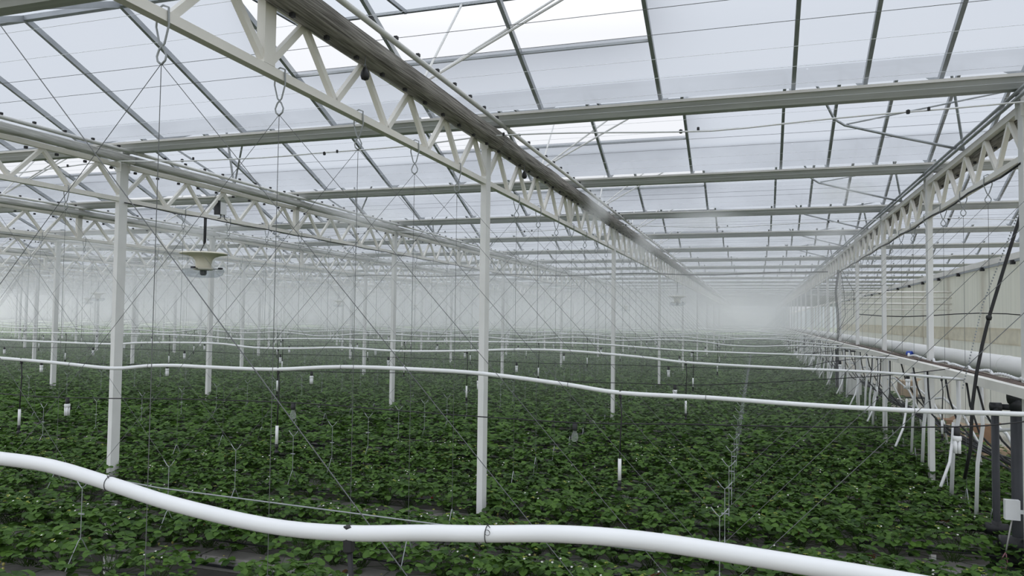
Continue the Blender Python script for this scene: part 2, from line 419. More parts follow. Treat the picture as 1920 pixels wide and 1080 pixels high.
for i, X in enumerate(TX[:12]):
    for k in range(-1, 11):
        ys = Y0+BAY*k
        if not any(seen(X, ys+t, ZT, 20) for t in (.5, 2, 4, 6, 7.8)): continue
        bay = '%s bay of the %s' % (nth(k+1), LINE[i])
        if k < 3 and i < 7:
            r = empty('roof_truss', (X, ys, 0), 'cream lattice truss, %s' % bay, 'roof truss', 'lattice roof trusses')
            put('bottom_chord', botme, r); put('top_chord', topme, r)
            if seen(X, ys+4, 5.2): put('middle_post', midme, r)
            for j in range(10):
                if seen(X, ys+.8*j+.2, 5.1): put('web_bar', WEB[0], r, (0, .8*j, 0))
                if seen(X, ys+.8*j+.6, 5.1): put('web_bar', WEB[1], r, (0, .8*j, 0))
        else:
            r = put('roof_truss', farme, None, (X, ys, 0)); tag(r, 'cream lattice truss, %s' % bay, 'roof truss', 'lattice roof trusses', 'thing')
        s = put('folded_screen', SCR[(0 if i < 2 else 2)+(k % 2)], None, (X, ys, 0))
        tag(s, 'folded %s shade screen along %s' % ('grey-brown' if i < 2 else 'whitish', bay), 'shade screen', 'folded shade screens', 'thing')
        if k < 7: put('screen_rail', railme, s)
        if k < 3 and i < 5:
            for j in range(20):
                if seen(X, ys+.4*j+.1, 5.5): [put('screen_clip', q_, s, (0, .4*j+.1, 0)) for q_ in clipme]

colme = MB().box(-.0325, -.07, 0, .0325, .07, 5.42).mesh('support_post', WHITE)
plateme = MB().box(-.05, -.078, 5.30, .05, -.070, 5.50).box(-.05, .070, 5.30, .05, .078, 5.50).mesh('cap_plate', WHITE)
for i, X in enumerate(TX[:13]):
    step = .5 if i == 0 else 1
    n = 0
    for q in range(0, 24 if i == 0 else 13):
        y = Y0 + BAY*step*q
        if not (seen(X, y, 3, 15) or seen(X, y, 4.6, 15) or seen(X, y, 1.6, 15)): continue
        n += 1
        r = empty('support_post', (X, y, 0), 'white steel post, %s from the front on the %s' % (nth(n-1) if n > 1 else 'first', LINE[i]), 'post', 'white support posts')
        put('post_shaft', colme, r)
        if q < 4: put('cap_plate', plateme, r)

# ------------------------------------------------------------------ wires
def line_obj(name, pts, r, m, label, cat, group=None, n=6, smooth=True):
    return tag(MB().tube(pts, r, n).build(name, m, None, smooth), label, cat, group, 'thing')
# thin screen support lines under the glass
cnt = 0
for j in range(0, 62):
    y = 3.3 + .5*j
    dark = (j % 8) in (4, 5)
    xl = max(-60, -1.4*y-3)
    z = 5.60 if not dark else 5.62
    line_obj('screen_support_wire', [(xl, y, z), (6, y, z)], .0024 if dark else .0017, STEEL if dark else SCRW,
             '%s %s screen line stretched under the glass, counted from the front' % (nth(j), 'dark steel' if dark else 'pale'), 'screen line', 'screen support lines', 4)
# misting lines with nozzle pairs
def mist_line(q):
    y = 7.62+8*q; xl = max(-55, -1.4*y-2)
    r = empty('misting_line', (0, y, 0), '%s white misting hose slung across under the folded screens' % nth(q), 'misting hose', 'misting hoses')
    pts = []; x = xl
    while x < 5.5:
        t = ((x+2.9) / 5.2) % 1.0
        pts.append((x, .03*math.sin(x*1.3), 5.29+.10*abs(t-.5)*2-.0+.012*math.sin(x*2.1+q))); x += .35
    MB().tube(pts, .008, 6).build('hose', PVC, r, True)
    x = -.72 - 2.05*14
    while x < 5:
        if seen(x, y, 5.35):
            zz = 5.29+.10*abs((((x+2.9)/5.2) % 1.0)-.5)*2
            b = MB(); b.lathe([(.001, -.025), (.016, -.02), (.018, .012), (.001, .02)], (x, 0, zz), 8); b.lathe([(.001, -.02), (.013, -.015), (.013, .015), (.001, .02)], (x+.17, 0, zz+.012), 8)
            b.build('mist_nozzle', BLK, r)
        x += 2.05
for q in range(0, 7): mist_line(q)

# hangers: hook over the bottom chord, ring, one plumb wire and two slanting wires
XM = 2.6
def hanger_proto(right=True, left=True):
    r = empty('wire_hanger', (0, 0, 0), 'h', 'wire hanger', 'wire hangers under the trusses')
    hk = []
    for s in (-1, 1):
        hk = [(0, .0, .06), (s*.036, 0, .045), (s*.04, 0, -.05), (s*.012, .004*s, -.14), (-s*.012, -.004*s, -.17), (-s*.03, 0, -.205), (-s*.024, 0, -.23), (0, 0, -.25)]
        if s == -1: b = MB()
        b.tube(hk, .0055, 6)
    b.build('hook', ZINC, r, True)
    MB().tube([(0, 0, -.245), (0, 0, -3.45)], .0022, 5).build('plumb_wire', STEEL, r)
    if left: MB().tube([(0, 0, -.245), (-XM+.06, 0, -2.96)], .0019, 5).build('slanting_wire', STEEL, r)
    if right: MB().tube([(0, 0, -.245), (XM-.06, 0, -2.96)], .0019, 5).build('slanting_wire', STEEL, r)
    MB().tube([(0, -.13, -3.68), (0, -.02, -3.46), (0, 0, -3.44), (0, .02, -3.46), (0, .13, -3.68)], .005, 5).build('stirrup', ZINC, r)
    return r
H0 = hanger_proto(); H1 = hanger_proto(right=False); HU = set()
def fork_proto():
    r = empty('wire_fork', (0, 0, 0), 'f', 'wire fork', 'forked rod hangers in the crop')
    MB().tube([(-.065, 0, .07), (-.03, 0, .025), (0, 0, .0), (.03, 0, .025), (.065, 0, .07)], .0045, 6).build('fork_arms', ZINC, r, True)
    b = MB(); b.tube([(0, 0, 0), (0, 0, -.42)], .0035, 6); b.box(-.03, -.005, -.22, .03, .005, -.21); b.build('fork_rod', ZINC, r)
    MB().tube([(0, -.14, -.66), (0, -.02, -.44), (0, 0, -.42), (0, .02, -.44), (0, .14, -.66)], .004, 6).build('stirrup', ZINC, r)
    return r
K0 = fork_proto(); 
def row_y(n): return n + (.14 if n % 8 == 0 else .05)
hs = []; fk = []
for i, X in enumerate(TX[:12]):
    for n in range(2, 70):
        y = row_y(n)
        hit = any(seen(X+dx, y, z, 0) for dx, z in ((0, 4.7), (0, 3.5), (0, 2.2), (-1.3, 3.3), (1.3, 3.3), (-2.2, 2.3), (2.2, 2.3), (-.7, 4), (.7, 4)))
        if hit and n % 8 != 0: hs.append((math.hypot(X, y), i, n, X, y))
        xm = X-2.6
        if seen(xm, y, 1.7, 0): fk.append((math.hypot(xm, y), i, n, xm, y))
hs.sort(); fk.sort()
NH, NF = 250, 150
for d, i, n, X, y in hs[:NH]:
    P = H1 if i == 0 else H0
    lab = 'hook and three wires at the %s bed on the %s' % (nth(n-2), LINE[i])
    if P.name not in HU: P.location = (X, y, ZB); P['label'] = lab; HU.add(P.name)
    else: dup(P, (X, y, ZB), lab)
far = MB()
for d, i, n, X, y in hs[NH:]:
    far.tube([(X, y, ZB-.25), (X, y, 1.5)], .0022, 3, False)
    far.tube([(X, y, ZB-.25), (X-XM, y, 2)], .0024, 3, False)
    if i: far.tube([(X, y, ZB-.25), (X+XM, y, 2)], .0024, 3, False)
tag(far.build('distant_hanger_wires', STEEL), 'mass of thin hanger wires fading into the mist', 'wires', kind='stuff')
first = True
for d, i, n, X, y in fk[:NF]:
    lab = 'forked rod at %s bed, midway left of the %s' % (nth(n-2), LINE[i])
    if first: K0.location = (X, y, 1.9); K0['label'] = lab; first = False
    else: dup(K0, (X, y, 1.9), lab)

# ------------------------------------------------------------------ white pipes across the beds
P1 = [(-2.6, 2.98), (-2.2, 3.03), (-1.9, 3.055), (-1.7, 3.055), (-1.54, 3.048), (-1.37, 3.022), (-1.19, 2.992), (-.96, 2.97), (-.78, 2.972), (-.60, 2.99), (-.48, 3.0), (-.34, 3.014), (-.19, 3.018), (-.02, 3.01), (.15, 3.0), (.4, 2.985), (.8, 2.98), (1.4, 2.95), (2.2, 2.9)]
P2 = [(-8.2, 2.97), (-7.4, 2.975), (-6.87, 2.965), (-6.14, 2.94), (-5.51, 2.912), (-5.12, 2.945), (-4.8, 2.958), (-4.47, 2.955), (-3.82, 2.957), (-3.17, 2.998), (-2.51, 3.0), (-1.95, 2.985), (-1.32, 2.93), (-.91, 2.885), (-.31, 2.878), (.27, 2.86), (.91, 2.852), (1.55, 2.86), (2.2, 2.86)]
P3 = [(-14, 2.95), (-12.9, 2.96), (-12.05, 2.945), (-10.8, 2.93), (-9.66, 2.925), (-9.03, 2.96), (-7.73, 2.98), (-6.98, 2.93), (-6.2, 2.94), (-5.56, 2.965), (-4.64, 2.94), (-3.62, 2.97), (-3.03, 3.0), (-2.31, 3.005), (-1.37, 2.95), (-.72, 2.895), (.48, 2.865), (1.32, 2.85), (2.16, 2.80)]
P4 = [(-20, 2.95), (-18.6, 2.97), (-17.23, 2.93), (-15, 2.95), (-12.91, 2.965), (-11.5, 2.95), (-10.24, 2.90), (-9, 2.94), (-7.94, 2.95), (-6.5, 2.94), (-4.97, 2.96), (-2.91, 2.97), (-1.22, 2.89), (.19, 2.87), (1.5, 2.86), (2.2, 2.84)]
def smooth_pts(p, y, sub=4):
    out = []
    for i in range(len(p)-1):
        a = p[max(i-1, 0)]; b = p[i]; c = p[i+1]; d = p[min(i+2, len(p)-1)]
        for s in range(sub):
            t = s/sub
            h = lambda q: .5*((2*b[q])+(-a[q]+c[q])*t+(2*a[q]-5*b[q]+4*c[q]-d[q])*t*t+(-a[q]+3*b[q]-3*c[q]+d[q])*t**3)
            out.append((h(0), y, h(1)))
    out.append((p[-1][0], y, p[-1][1])); return out
def z_at(pts, x):
    for a, b in zip(pts[:-1], pts[1:]):
        if a[0] <= x <= b[0]: return a[2]+(b[2]-a[2])*(x-a[0])/max(1e-6, b[0]-a[0])
    return pts[-1][2]
def spr_proto():
    r = empty('hanging_sprinkler', (0, 0, 0), 's', 'sprinkler', 'sprinklers hanging from the white pipes')
    MB().tube([(0, 0, .0), (.012, 0, -.14), (.004, 0, -.30), (0, 0, -.46)], .0055, 6).build('hose', BLK, r, True)
    MB().tube([(0, 0, -.45), (0, 0, -.60)], .0125, 10).build('white_weight', PVC, r, True)
    b = MB(); b.lathe([(.001, -.60), (.013, -.605), (.016, -.63), (.010, -.635), (.010, -.655), (.020, -.66), (.020, -.672), (.001, -.675)], n=10); b.build('nozzle', BLK, r, True)
    b = MB(); b.lathe([(.001, .03), (.012, .028), (.012, -.02), (.001, -.03)], n=8); b.build('connector', BLK, r); return r
SP0 = spr_proto(); spf = True; nspr = 0
for q in range(0, 33):
    y = 1.33 + 4*q
    if q < 4: pts = smooth_pts([P1, P2, P3, P4][q], y)
    else:
        rnd = random.Random(50+q); xl = max(-150, -1.4*y-3); p = []; x = xl; a = rnd.uniform(0, 6)
        while x < 2.2:
            p.append((x, 2.945+.03*math.sin(x*2.4+a)+.02*math.sin(x*1.1+a*2)+.014*rnd.uniform(-1, 1) - (.09*(x+1.5)/3.7 if x > -1.5 else 0))); x += .62
        p.append((2.2, 2.85)); pts = smooth_pts(p, y, 2 if q > 8 else 3)
    r = empty('irrigation_pipe', (0, 0, 0), '%s white plastic pipe wavering across above the strawberry beds' % nth(q), 'pipe', 'white pipes across the beds')
    MB().tube(pts, .0155, 14 if q < 4 else 6).build('pipe_run', PVC, r, True)
    if q < 4:
        xs = [[-1.37, -.475], [-6.0, -5.10, -3.17, -1.3, -.33, .95, 1.6], [-8.95, -6.9, -4.6, -3.0, .5], [-7.9, -5, -2.9]][q]
        for x in xs:
            if seen(x, y, 2.95):
                b = MB().torus((x, y, z_at(pts, x)), .0166, .0008 if q == 0 else .0016, 'x', 18, 5)
                if q == 0:
                    z = z_at(pts, x)
                    b.tube([(x, y-.004, z+.0165), (x+.004, y-.012, z+.02), (x+.009, y-.012, z+.015)], .0008, 5)
                    if x > -1: b.tube([(x+.005+.005*math.cos(t*.5), y-.0175+.001*t/10, z+.007+.005*math.sin(t*.5)) for t in range(20)], .0004, 5, False)
                b.build('wire_tie', BLK, r)
    k0 = -1
    m_ = 0
    for m in range(-1, 40):
        x = (-.92 if q != 0 else -.765) - 2.84*m + (.12*math.sin(q*3.7+m) if q > 1 else 0)
        if x > 2.0 or q > 9 or not seen(x, y, 2.4 if q else 2.9, 10): continue
        z = z_at(pts, x)-.014
        lab = 'black hose sprinkler with white weight on %s white pipe, %s from the right' % (nth(q), nth(m_).replace('nearest', 'first')); m_ += 1
        if spf: SP0.location = (x, y, z); SP0['label'] = lab; spf = False
        else: dup(SP0, (x, y, z), lab)

# ------------------------------------------------------------------ lamp cables with bulbs
def socket_b(b): return b.lathe([(.001, .0), (.020, -.002), (.022, -.055), (.019, -.06), (.001, -.06)], n=12)
def lamp_proto(kind):
    if kind == 'tube':
        r = empty('lamp_bulb', (0, 0, 0), 'l', 'bulb', 'bulbs on the lamp cables')
        socket_b(MB()).build('socket', BLK, r, True)
        MB().lathe([(.024, -.06), (.030, -.066), (.030, -.09), (.024, -.098)], n=14).build('ballast', PVC, r, True)
        b = MB()
        for a in range(4): b.tube([(.016*math.cos(a*1.57+.8), .016*math.sin(a*1.57+.8), -.095), (.016*math.cos(a*1.57+.8), .016*math.sin(a*1.57+.8), -.185)], .0115, 8)
        b.build('glass_tubes', PVC, r, True)
    else:
        r = empty('lamp_bulb', (0, 0, 0), 'l', 'bulb', 'bulbs on the lamp cables')
        socket_b(MB()).build('socket', BLK, r, True)
        MB().lathe([(.014, -.055), (.016, -.07), (.026, -.092), (.031, -.115), (.029, -.135), (.018, -.15), (.001, -.155)], n=16).build('glass_bulb', BULBG, r, True)
    return r
L0, L1 = lamp_proto('tube'), lamp_proto('clear'); LU = set()
CABS = {0: [(-8.6, 2.52), (-7.98, 2.5), (-7, 2.5), (-5.5, 2.55), (-4.2, 2.575), (-2.8, 2.55), (-1.45, 2.535), (-.5, 2.575), (.32, 2.6), (1.38, 2.66), (1.8, 2.72), (2.2, 2.8)],
        1: [(-14, 2.55), (-11, 2.53), (-9, 2.57), (-6.6, 2.54), (-4.27, 2.59), (-3.39, 2.54), (-1.6, 2.55), (-.59, 2.57), (1.38, 2.75), (2.2, 2.87)]}
for q in range(0, 9):
    y = 6.2+4*q
    if q in CABS: p = CABS[q]
    else:
        p = []; x = max(-60, -1.4*y-2); rnd = random.Random(q)
        while x < 1: p.append((x, 2.56+.03*rnd.uniform(-1, 1))); x += 1.6
        p += [(1.2, 2.72), (2.2, 2.86)]
    pts = smooth_pts(p, y, 3)
    line_obj('lamp_cable', pts, .0055, BLK, '%s black lamp cable drooping across over the beds' % nth(q), 'cable', 'black lamp cables')
    if q == 0: spots = [(-7.0, 'tube'), (-4.2, 'clear'), (-1.45, 'clear'), (1.38, 'tube')]
    elif q == 1: spots = [(1.75-2.78*m, 'tube' if (m % 3) != 0 or m == 2 else 'tube') for m in range(0, 6)]
    else: spots = [(1.2-2.78*m+.2*math.sin(q+m), 'tube') for m in range(0, 16)]
    m_ = 0
    for x, kd in spots:
        if x < p[0][0] or not seen(x, y, 2.5, 0): continue
        P = L0 if kd == 'tube' else L1
        lab = '%s on the %s lamp cable, %s %s' % ('white compact fluorescent bulb' if kd == 'tube' else 'clear round bulb in black socket', nth(q), nth(m_).replace('nearest', 'first'), 'in line' if q == 0 else 'from the right'); m_ += 1
        loc = (x, y, z_at(pts, x)-.004)
        if P.name not in LU: P.location = loc; P['label'] = lab; LU.add(P.name)
        else: dup(P, loc, lab)

# ------------------------------------------------------------------ circulation fans
def fan_proto():
    r = empty('circulation_fan', (0, 0, 0), 'f', 'fan', 'cream fans hung under the trusses')
    MB().lathe([(.001, .045), (.16, .045), (.33, .03), (.355, .015), (.35, .005), (.24, -.012), (.16, -.045), (.125, -.09), (.115, -.15), (.115, -.22), (.105, -.225), (.001, -.225)], n=36).build('flared_cone', CREAMP, r, True)
    MB().lathe([(.118, -.20), (.14, -.205), (.14, -.235), (.10, -.24)], n=24).build('collar', CREAMP, r, True)
    b = MB(); b.lathe([(.001, -.24), (.05, -.24), (.05, -.30), (.03, -.32), (.001, -.32)], n=16)
    for a in range(3):
        t = a*2.094+.6; b.box(.245*math.cos(t)-.03, .245*math.sin(t)-.02, -.225, .245*math.cos(t)+.03, .245*math.sin(t)+.02, -.195); b.bar((.11*math.cos(t), .11*math.sin(t), -.225), (.25*math.cos(t), .25*math.sin(t), -.21), .012, .012)
    b.build('motor', DGREY, r)
    MB().lathe([(.30, -.225), (.305, -.26), (.28, -.31), (.20, -.345), (.05, -.35), (.001, -.35)], n=32).build('clear_bowl', CLEARP, r, True)
    b = MB(); b.tube([(-.075, 0, .045), (-.02, 0, .15), (0, 0, .17)], .006, 6); b.tube([(.075, 0, .045), (.06, 0, .10), (0, 0, .17)], .006, 6)
    b.build('bail', ZINC, r); MB().tube([(0, 0, .16), (0, 0, .58)], .013, 8).tube([(-.07, 0, .045), (-.03, .01, .13), (.01, .02, .2), (.012, .02, .58)], .008, 6).build('cable', BLK, r)
    return r
FANS = [(-8.1, 9.5), (-2.9, 29.5), (-8.1, 48.7), (-23.7, 39.4), (-23.7, 49.9), (-39.3, 36), (-28.9, 27)]
F0 = fan_proto(); F0.location = (-8.1, 9.5, 4.33); F0['label'] = 'large cream funnel fan hanging near the left foreground post'
for j, (x, y) in enumerate(FANS[1:]):
    dup(F0, (x, y, 4.33), 'small distant cream fan in the mist under the %s' % LINE[min(range(len(TX)), key=lambda i: abs(TX[i]-x))] if j != 3 else 'faint misted fan further back on the fourth truss line left')
cb = empty('control_box', (-8.1, 9.86, 5.02), 'small white switch box on the truss above the cream fan', 'switch box')
MB().box(-.05, -.07, -.02, .05, .07, .17).build('casing', PVC, cb); MB().box(-.05, -.10, -.03, .045, -.07, .19).build('side_plate', DGREY, cb)
MB().tube([(.03, -.04, -.02), (.03, -.04, -.08), (.02, -.15, -.11), (0, -.34, -.12)], .008, 6).tube([(.03, .04, -.02), (.03, .05, -.08), (.02, .16, -.12)], .008, 6).build('cable', BLK, cb, True)
line_obj('truss_cable', [(-8.05, -.1+.5*j, ZB-.045-.012*math.sin(j*2.2)) for j in range(16, 62)], .008, BLK, 'black cable along the bottom chord behind the cream fan', 'cable')
line_obj('truss_cable', [(2.30, 7.9+.6*j, ZB-.05-.02*math.sin(j*1.7)) for j in range(0, 28)], .012, BLK, 'black cable along the bottom chord on the duct side', 'cable')
for z_, x_ in ((5.455, 2.25), (5.53, 2.27)):
    line_obj('drive_rod', [(x_, 7.0, z_), (x_, 80, z_)], .02, ALU, '%s grey drive tube running above the duct-side truss' % ('lower' if z_ < 5.5 else 'upper'), 'drive tube')
# pulleys under the nearest middle screen
for j, (x, y) in enumerate(((-2.86, 4.85), (-2.86, 8.85))):
    r = empty('pulley', (x+.12, y, 5.31), 'black pulley hanging under the grey-brown screen, %s' % ('in front of the middle post' if j == 0 else 'behind the middle post'), 'pulley', 'screen pulleys')
    MB().tube([(0, 0, .02), (0, 0, -.06)], .004, 6).torus((0, 0, -.06), .014, .003, 'x', 10, 5).build('eye', STEEL, r)
    MB().lathe([(.001, -.07), (.014, -.075), (.03, -.11), (.034, -.135), (.026, -.16), (.001, -.17)], n=12).build('block', BLK, r, True)
# overhead cable crossing and its droppers at the duct side
line_obj('overhead_cable', [(-14+.8*j, 23.8, 4.86+.035*math.sin(j*1.1)+.04*(j > 19)) for j in range(21)], .018, BLK, 'dark cable crossing overhead in the middle distance', 'cable')
for j, (dx, sw) in enumerate(((-.02, .0), (.05, -.04), (.12, .1), (.2, .28))):
    line_obj('drop_cable', [(2.27+dx*.5, 23.7, 4.95), (2.2+dx+sw, 23.65, 4.3), (2.25+dx+sw*.8, 23.65, 3.6), (2.25+dx*.3-sw*.4, 23.7, 3.1), (2.25, 23.7, 2.85)], .014 if j < 2 else .008, BLK,
             '%s black cable dropping to the side beam from the crossing cable' % ['straight', 'slightly bowed', 'loose thin', 'widest looping thin'][j], 'cable', 'drop cables')

# ------------------------------------------------------------------ duct side: duct, beam, hoses, drain stakes
DUCT = mat('white_duct_film', (.74, .735, .72), .45, var=.04, scale=2)
d = empty('air_duct', (2.75, 0, 2.90), 'thick white duct running along the right-hand posts', 'duct')
MB().tube([(0, 7.6+1.5*j, .03-.0006*j) for j in range(95)], .118, 20).build('duct_tube', DUCT, d, True)
b = MB()
for j in range(7): b.torus((0, 10+6*j, .03), .1195, .004, 'y', 24, 5)
b.build('duct_seam', WHITE, d)
vv = empty('duct_valve', (2.585, 14.9, 2.86), 'blue plastic cap on the white duct', 'cap')
MB().lathe([(.001, .06), (.05, .055), (.06, .0), (.05, -.05), (.001, -.055)], n=14).build('cap', BLUE, vv, True); MB().box(.03, -.03, -.03, .12, .03, .03).build('neck', BLUE, vv)
bm = empty('side_beam', (2.2, 0, 2.82), 'pale box beam carrying hoses beside the white duct', 'beam')
for j in range(34):
    y0 = 6.9+4*j
    MB().box(-.05, y0+.02, -.045, .05, y0+3.98, .045).build('beam_section', CREAM, bm)
b = MB(); rnd = random.Random(3)
for q in range(7):
    off = rnd.uniform(.06, .2); b.tube([(2.2+off+.03*math.sin(j*.9+q), 7+1.0*j, 2.845+.02*rnd.random()+.006*q) for j in range(60)], .009, 5)
tag(b.build('hose_bundle', mat('dusty_brown_hose', (.16, .12, .10), .7), None, True), 'dusty brown bundle of hoses lying between beam and duct', 'hoses', kind='stuff')
b = MB()
for j in range(130):
    y = 7.2+.05*j; b.lathe([(.001, .018), (.014, .012), (.018, 0), (.014, -.012), (.001, -.018)], (2.33+.03*math.sin(j*.35), y, 2.90+.012*math.sin(j*.5)), 6)
tag(b.build('bead_chain', PVC, None, True), 'white bead chain lying along the beam by the duct', 'chain', kind='thing')
# stakes and hoses at the row ends
rnd = random.Random(11)
for n in range(8, 48):
    y = row_y(n)+.3; t = rnd.uniform(-.12, .12); lean = rnd.uniform(-.16, .05)
    if n == 8: y = 8.95
    pts = [(2.34+lean*.4, y+t*.2, 2.74), (2.36+lean*.6, y, 2.3), (2.33+lean, y-t, 1.9), (2.31+lean, y-t*1.3, 1.30)]
    if n % 3 != 2 or n > 14:
        o = line_obj('drain_tube', pts, .020 if n % 2 else .024, PVC, 'white drain tube hanging at the %s bed beside the side beam' % nth(n-8), 'drain tube', 'white drain tubes', 10)
    if n % 3 == 1:
        line_obj('drain_hose', [(2.30, y+.15, 2.2), (2.28, y+.12, 2.0), (2.2, y-.1, 1.75), (2.05, y-.35, 1.5)], .017, PVC, 'curved white hose end at the %s bed beside the side beam' % nth(n-8), 'hose', 'curved white hoses', 8)
    if n % 2 == 0:
        line_obj('drain_hose', [(2.45, y+.3, 2.28), (2.62, y+.2, 2.32), (2.85, y+.1, 2.1), (3.0, y, 1.75), (3.05, y, 1.4)], .018, PVC, 'white hose arching over toward the path at the %s bed' % nth(n-8), 'hose', 'arching white hoses', 8)
    s = rnd.uniform(-.15, .15)
    if n < 40:
        line_obj('feed_hose', [(2.22, y+.2, 2.80), (2.25+s*.3, y+.2, 2.5), (2.30+s, y+.1, 2.2), (2.45+s, y-.2, 1.98), (2.75, y-.7, 1.8), (3.1, y-1.3, 1.62), (3.45, y-1.9, 1.45)], .011, BLK,
                 'black feed hose curving from the beam to the %s bed end' % nth(n-8), 'hose', 'black feed hoses', 6)
for q in range(5):
    line_obj('bundled_hose', [(2.7+.09*q+.06*math.sin(j*.8+q*2), 7.5+1.2*j, 1.85-.06*q+.07*math.sin(j*1.3+q)) for j in range(26)], .013, BLK if q % 2 else DGREY,
             '%s hose from the posts in the sagging black bundle along bed ends' % nth(q).replace('nearest', 'first'), 'hose', 'bundled hoses along the bed ends', 6)
# thick black cable with hanging chain in front of the duct
bc = empty('black_cable', (0, 8.3, 0), 'thick knotted black cable hanging slantwise in front of the duct', 'cable')
MB().tube([(2.55, 0, 5.0), (2.44, 0, 4.57), (2.29, 0, 4.05), (2.13, 0, 3.47), (2.07, 0, 3.2), (2.02, 0, 2.93), (1.98, 0, 2.62), (1.96, 0, 2.2), (1.93, .1, 1.9)], .016, 8).build('cable', BLK, bc, True)
MB().lathe([(.001, .03), (.024, .02), (.028, 0), (.02, -.025), (.001, -.03)], (2.13, 0, 3.47), 10).build('knot', BLK, bc, True)
b = MB()
for j in range(60):
    t = j/59; x = 2.40-.30*t if t < .5 else 2.25-.3*t+.03; 
    x = 2.42+(2.10-2.42)*min(t*1.9, 1) - (max(t-.526, 0)/.474)*.18; z = 4.5-1.72*t
    b.box(x-.005, .03, z-.008, x+.005, .042, z+.008)
tag(b.build('pull_chain', ZINC, None, False, (0, 8.35, 0)), 'thin metal chain hanging beside the thick black cable', 'chain', kind='thing')
# standpipes
def standpipe(x, y, r_, ztop, lab, arm):
    p = empty('standpipe', (x, y, 0), lab, 'pipe', 'black standpipes at the bed ends')
    MB().tube([(0, 0, .0), (0, 0, ztop)], r_, 16).build('riser', DGREY, p, True)
    b = MB(); b.tube([(-r_*1.3, 0, ztop), (r_*1.6, 0, ztop)], r_*1.25, 14); b.tube([(0, 0, ztop-r_*2.4), (0, 0, ztop)], r_*1.2, 14); b.build('tee', DGREY, p, True)
    MB().tube([(0, 0, ztop), (arm, .1, ztop-.02)], r_*.9, 14).build('side_arm', DGREY, p, True)
    b = MB(); b.tube([(0, 0, 1.42), (0, 0, 1.30)], r_*1.35, 14); b.tube([(-r_*1.8, 0, 1.2), (r_*1.8, 0, 1.2)], r_*1.3, 14); b.tube([(0, 0, 1.15), (0, 0, .95)], r_*1.9, 14); b.tube([(-r_*3, 0, 1.34), (r_*3, 0, 1.34)], r_*1.7, 14); b.build('valve_body', BLK, p, True)
for j, y in enumerate((0, 15.9, 31.9)):
    standpipe(2.33, 8.24+y, .05, 2.72, ['thick black standpipe at the right edge', 'thick dark standpipe far back by the bed ends', 'thick dark standpipe furthest back by the bed ends'][j], .9)
    standpipe(2.33-.02, 8.83+y, .034, 2.57, ['slimmer black standpipe left of the thick one at right edge', 'slimmer dark standpipe beside the far thick one', 'slimmer dark standpipe beside the furthest thick one'][j], .9)
jb = empty('junction_box', (2.24, 8.12, 1.70), 'white junction box strapped to the black standpipes', 'junction box')
MB().box(-.06, -.06, -.09, .06, .0, .09).build('casing', PVC, jb); MB().box(.06, -.03, -.035, .2, -.015, .0).build('bracket', PVC, jb); MB().tube([(.17, -.06, -.16), (.17, -.06, .13)], .02, 10).build('white_sleeve', PVC, jb, True)
MB().tube([(0, -.03, -.09), (-.03, -.05, -.22), (-.06, -.06, -.38)], .007, 6).build('grey_lead', TROUGH, jb, True)
MB().tube([(-.06, -.06, -.38), (-.10, -.07, -.45), (-.10, -.07, -.53), (-.07, -.07, -.55), (-.05, -.06, -.48), (-.06, -.06, -.4)], .005, 6).build('pink_loop', PINK, jb, True)
gb = empty('control_cabinet', (2.55, 22.6, 1.45), 'pale grey cabinet far back between the hanging tubes', 'cabinet')
MB().box(-.18, -.12, 0, .18, .12, .62).build('casing', WHITE, gb); MB().box(-.15, -.13, .04, .15, -.12, .58).build('door', WHITE, gb)
# cross rails in the side aisle
for j, z in enumerate((4.43, 4.25, 4.05, 3.86)):
    line_obj('cross_rail', [(2.6, 27.2, z), (5.95, 27.2, z)], .035 if j != 3 else .02, CREAM, 'horizontal cream rail across the side aisle, %s from the top' % nth(j).replace('nearest', 'first'), 'rail', 'rails across the side aisle', 8)
line_obj('aisle_cable', [(2.34+.515*j, 19.85, 3.62-.05*math.sin(j*.9)) for j in range(8)], .012, BLK, 'thin dark cable crossing the side aisle at eye level', 'cable')

# cardboard boxes and packing table in the aisle
def carton(x, y, z, sx_, sy_, sz_, lab, m=CARD, rot=0.):
    r = empty('cardboard_box', (x, y, z), lab, 'box', 'cardboard boxes in the aisle'); r.rotation_euler = (0, 0, rot)
    MB().box(-sx_/2, -sy_/2, 0, sx_/2, sy_/2, sz_).build('carton', m, r)
    MB().bar((-sx_/2, 0, sz_), (-sx_/2-.1, 0, sz_+.12), sy_*.96, .006).bar((sx_/2, 0, sz_), (sx_/2+.12, 0, sz_+.08), sy_*.96, .006).build('flap', m, r)
carton(5.4, 26.2, .0, .55, .5, .5, 'brown cardboard box standing open on the path floor, left of a pair')
carton(5.45, 25.2, .0, .5, .6, .42, 'smaller brown cardboard box in front of the open one', CARD2, .2)
carton(5.25, 21.2, .0, .5, .5, .95, 'tall brown cardboard box under the black hoses by the curtain', CARD)
carton(5.3, 20.2, .0, .6, .6, .55, 'wide tan cardboard box before the tall brown one', CARD2, -.1)
carton(5.2, 17.6, .0, .5, .5, .7, 'brown cardboard box beside the dark standpipes at right', CARD)
tb = empty('packing_table', (5.2, 30.5, 0), 'small table with dark top standing in the side aisle', 'table')
MB().box(-.5, -.7, .76, .5, .7, .80).build('table_top', DGREY, tb)
for a in (-.45, .45):
    for c in (-.65, .65): MB().box(a-.02, c-.02, 0, a+.02, c+.02, .76).build('leg', STEEL, tb)
carton(5.2, 30.4, .80, .55, .7, .55, 'tan cardboard crate on the small table in the aisle', CARD2)

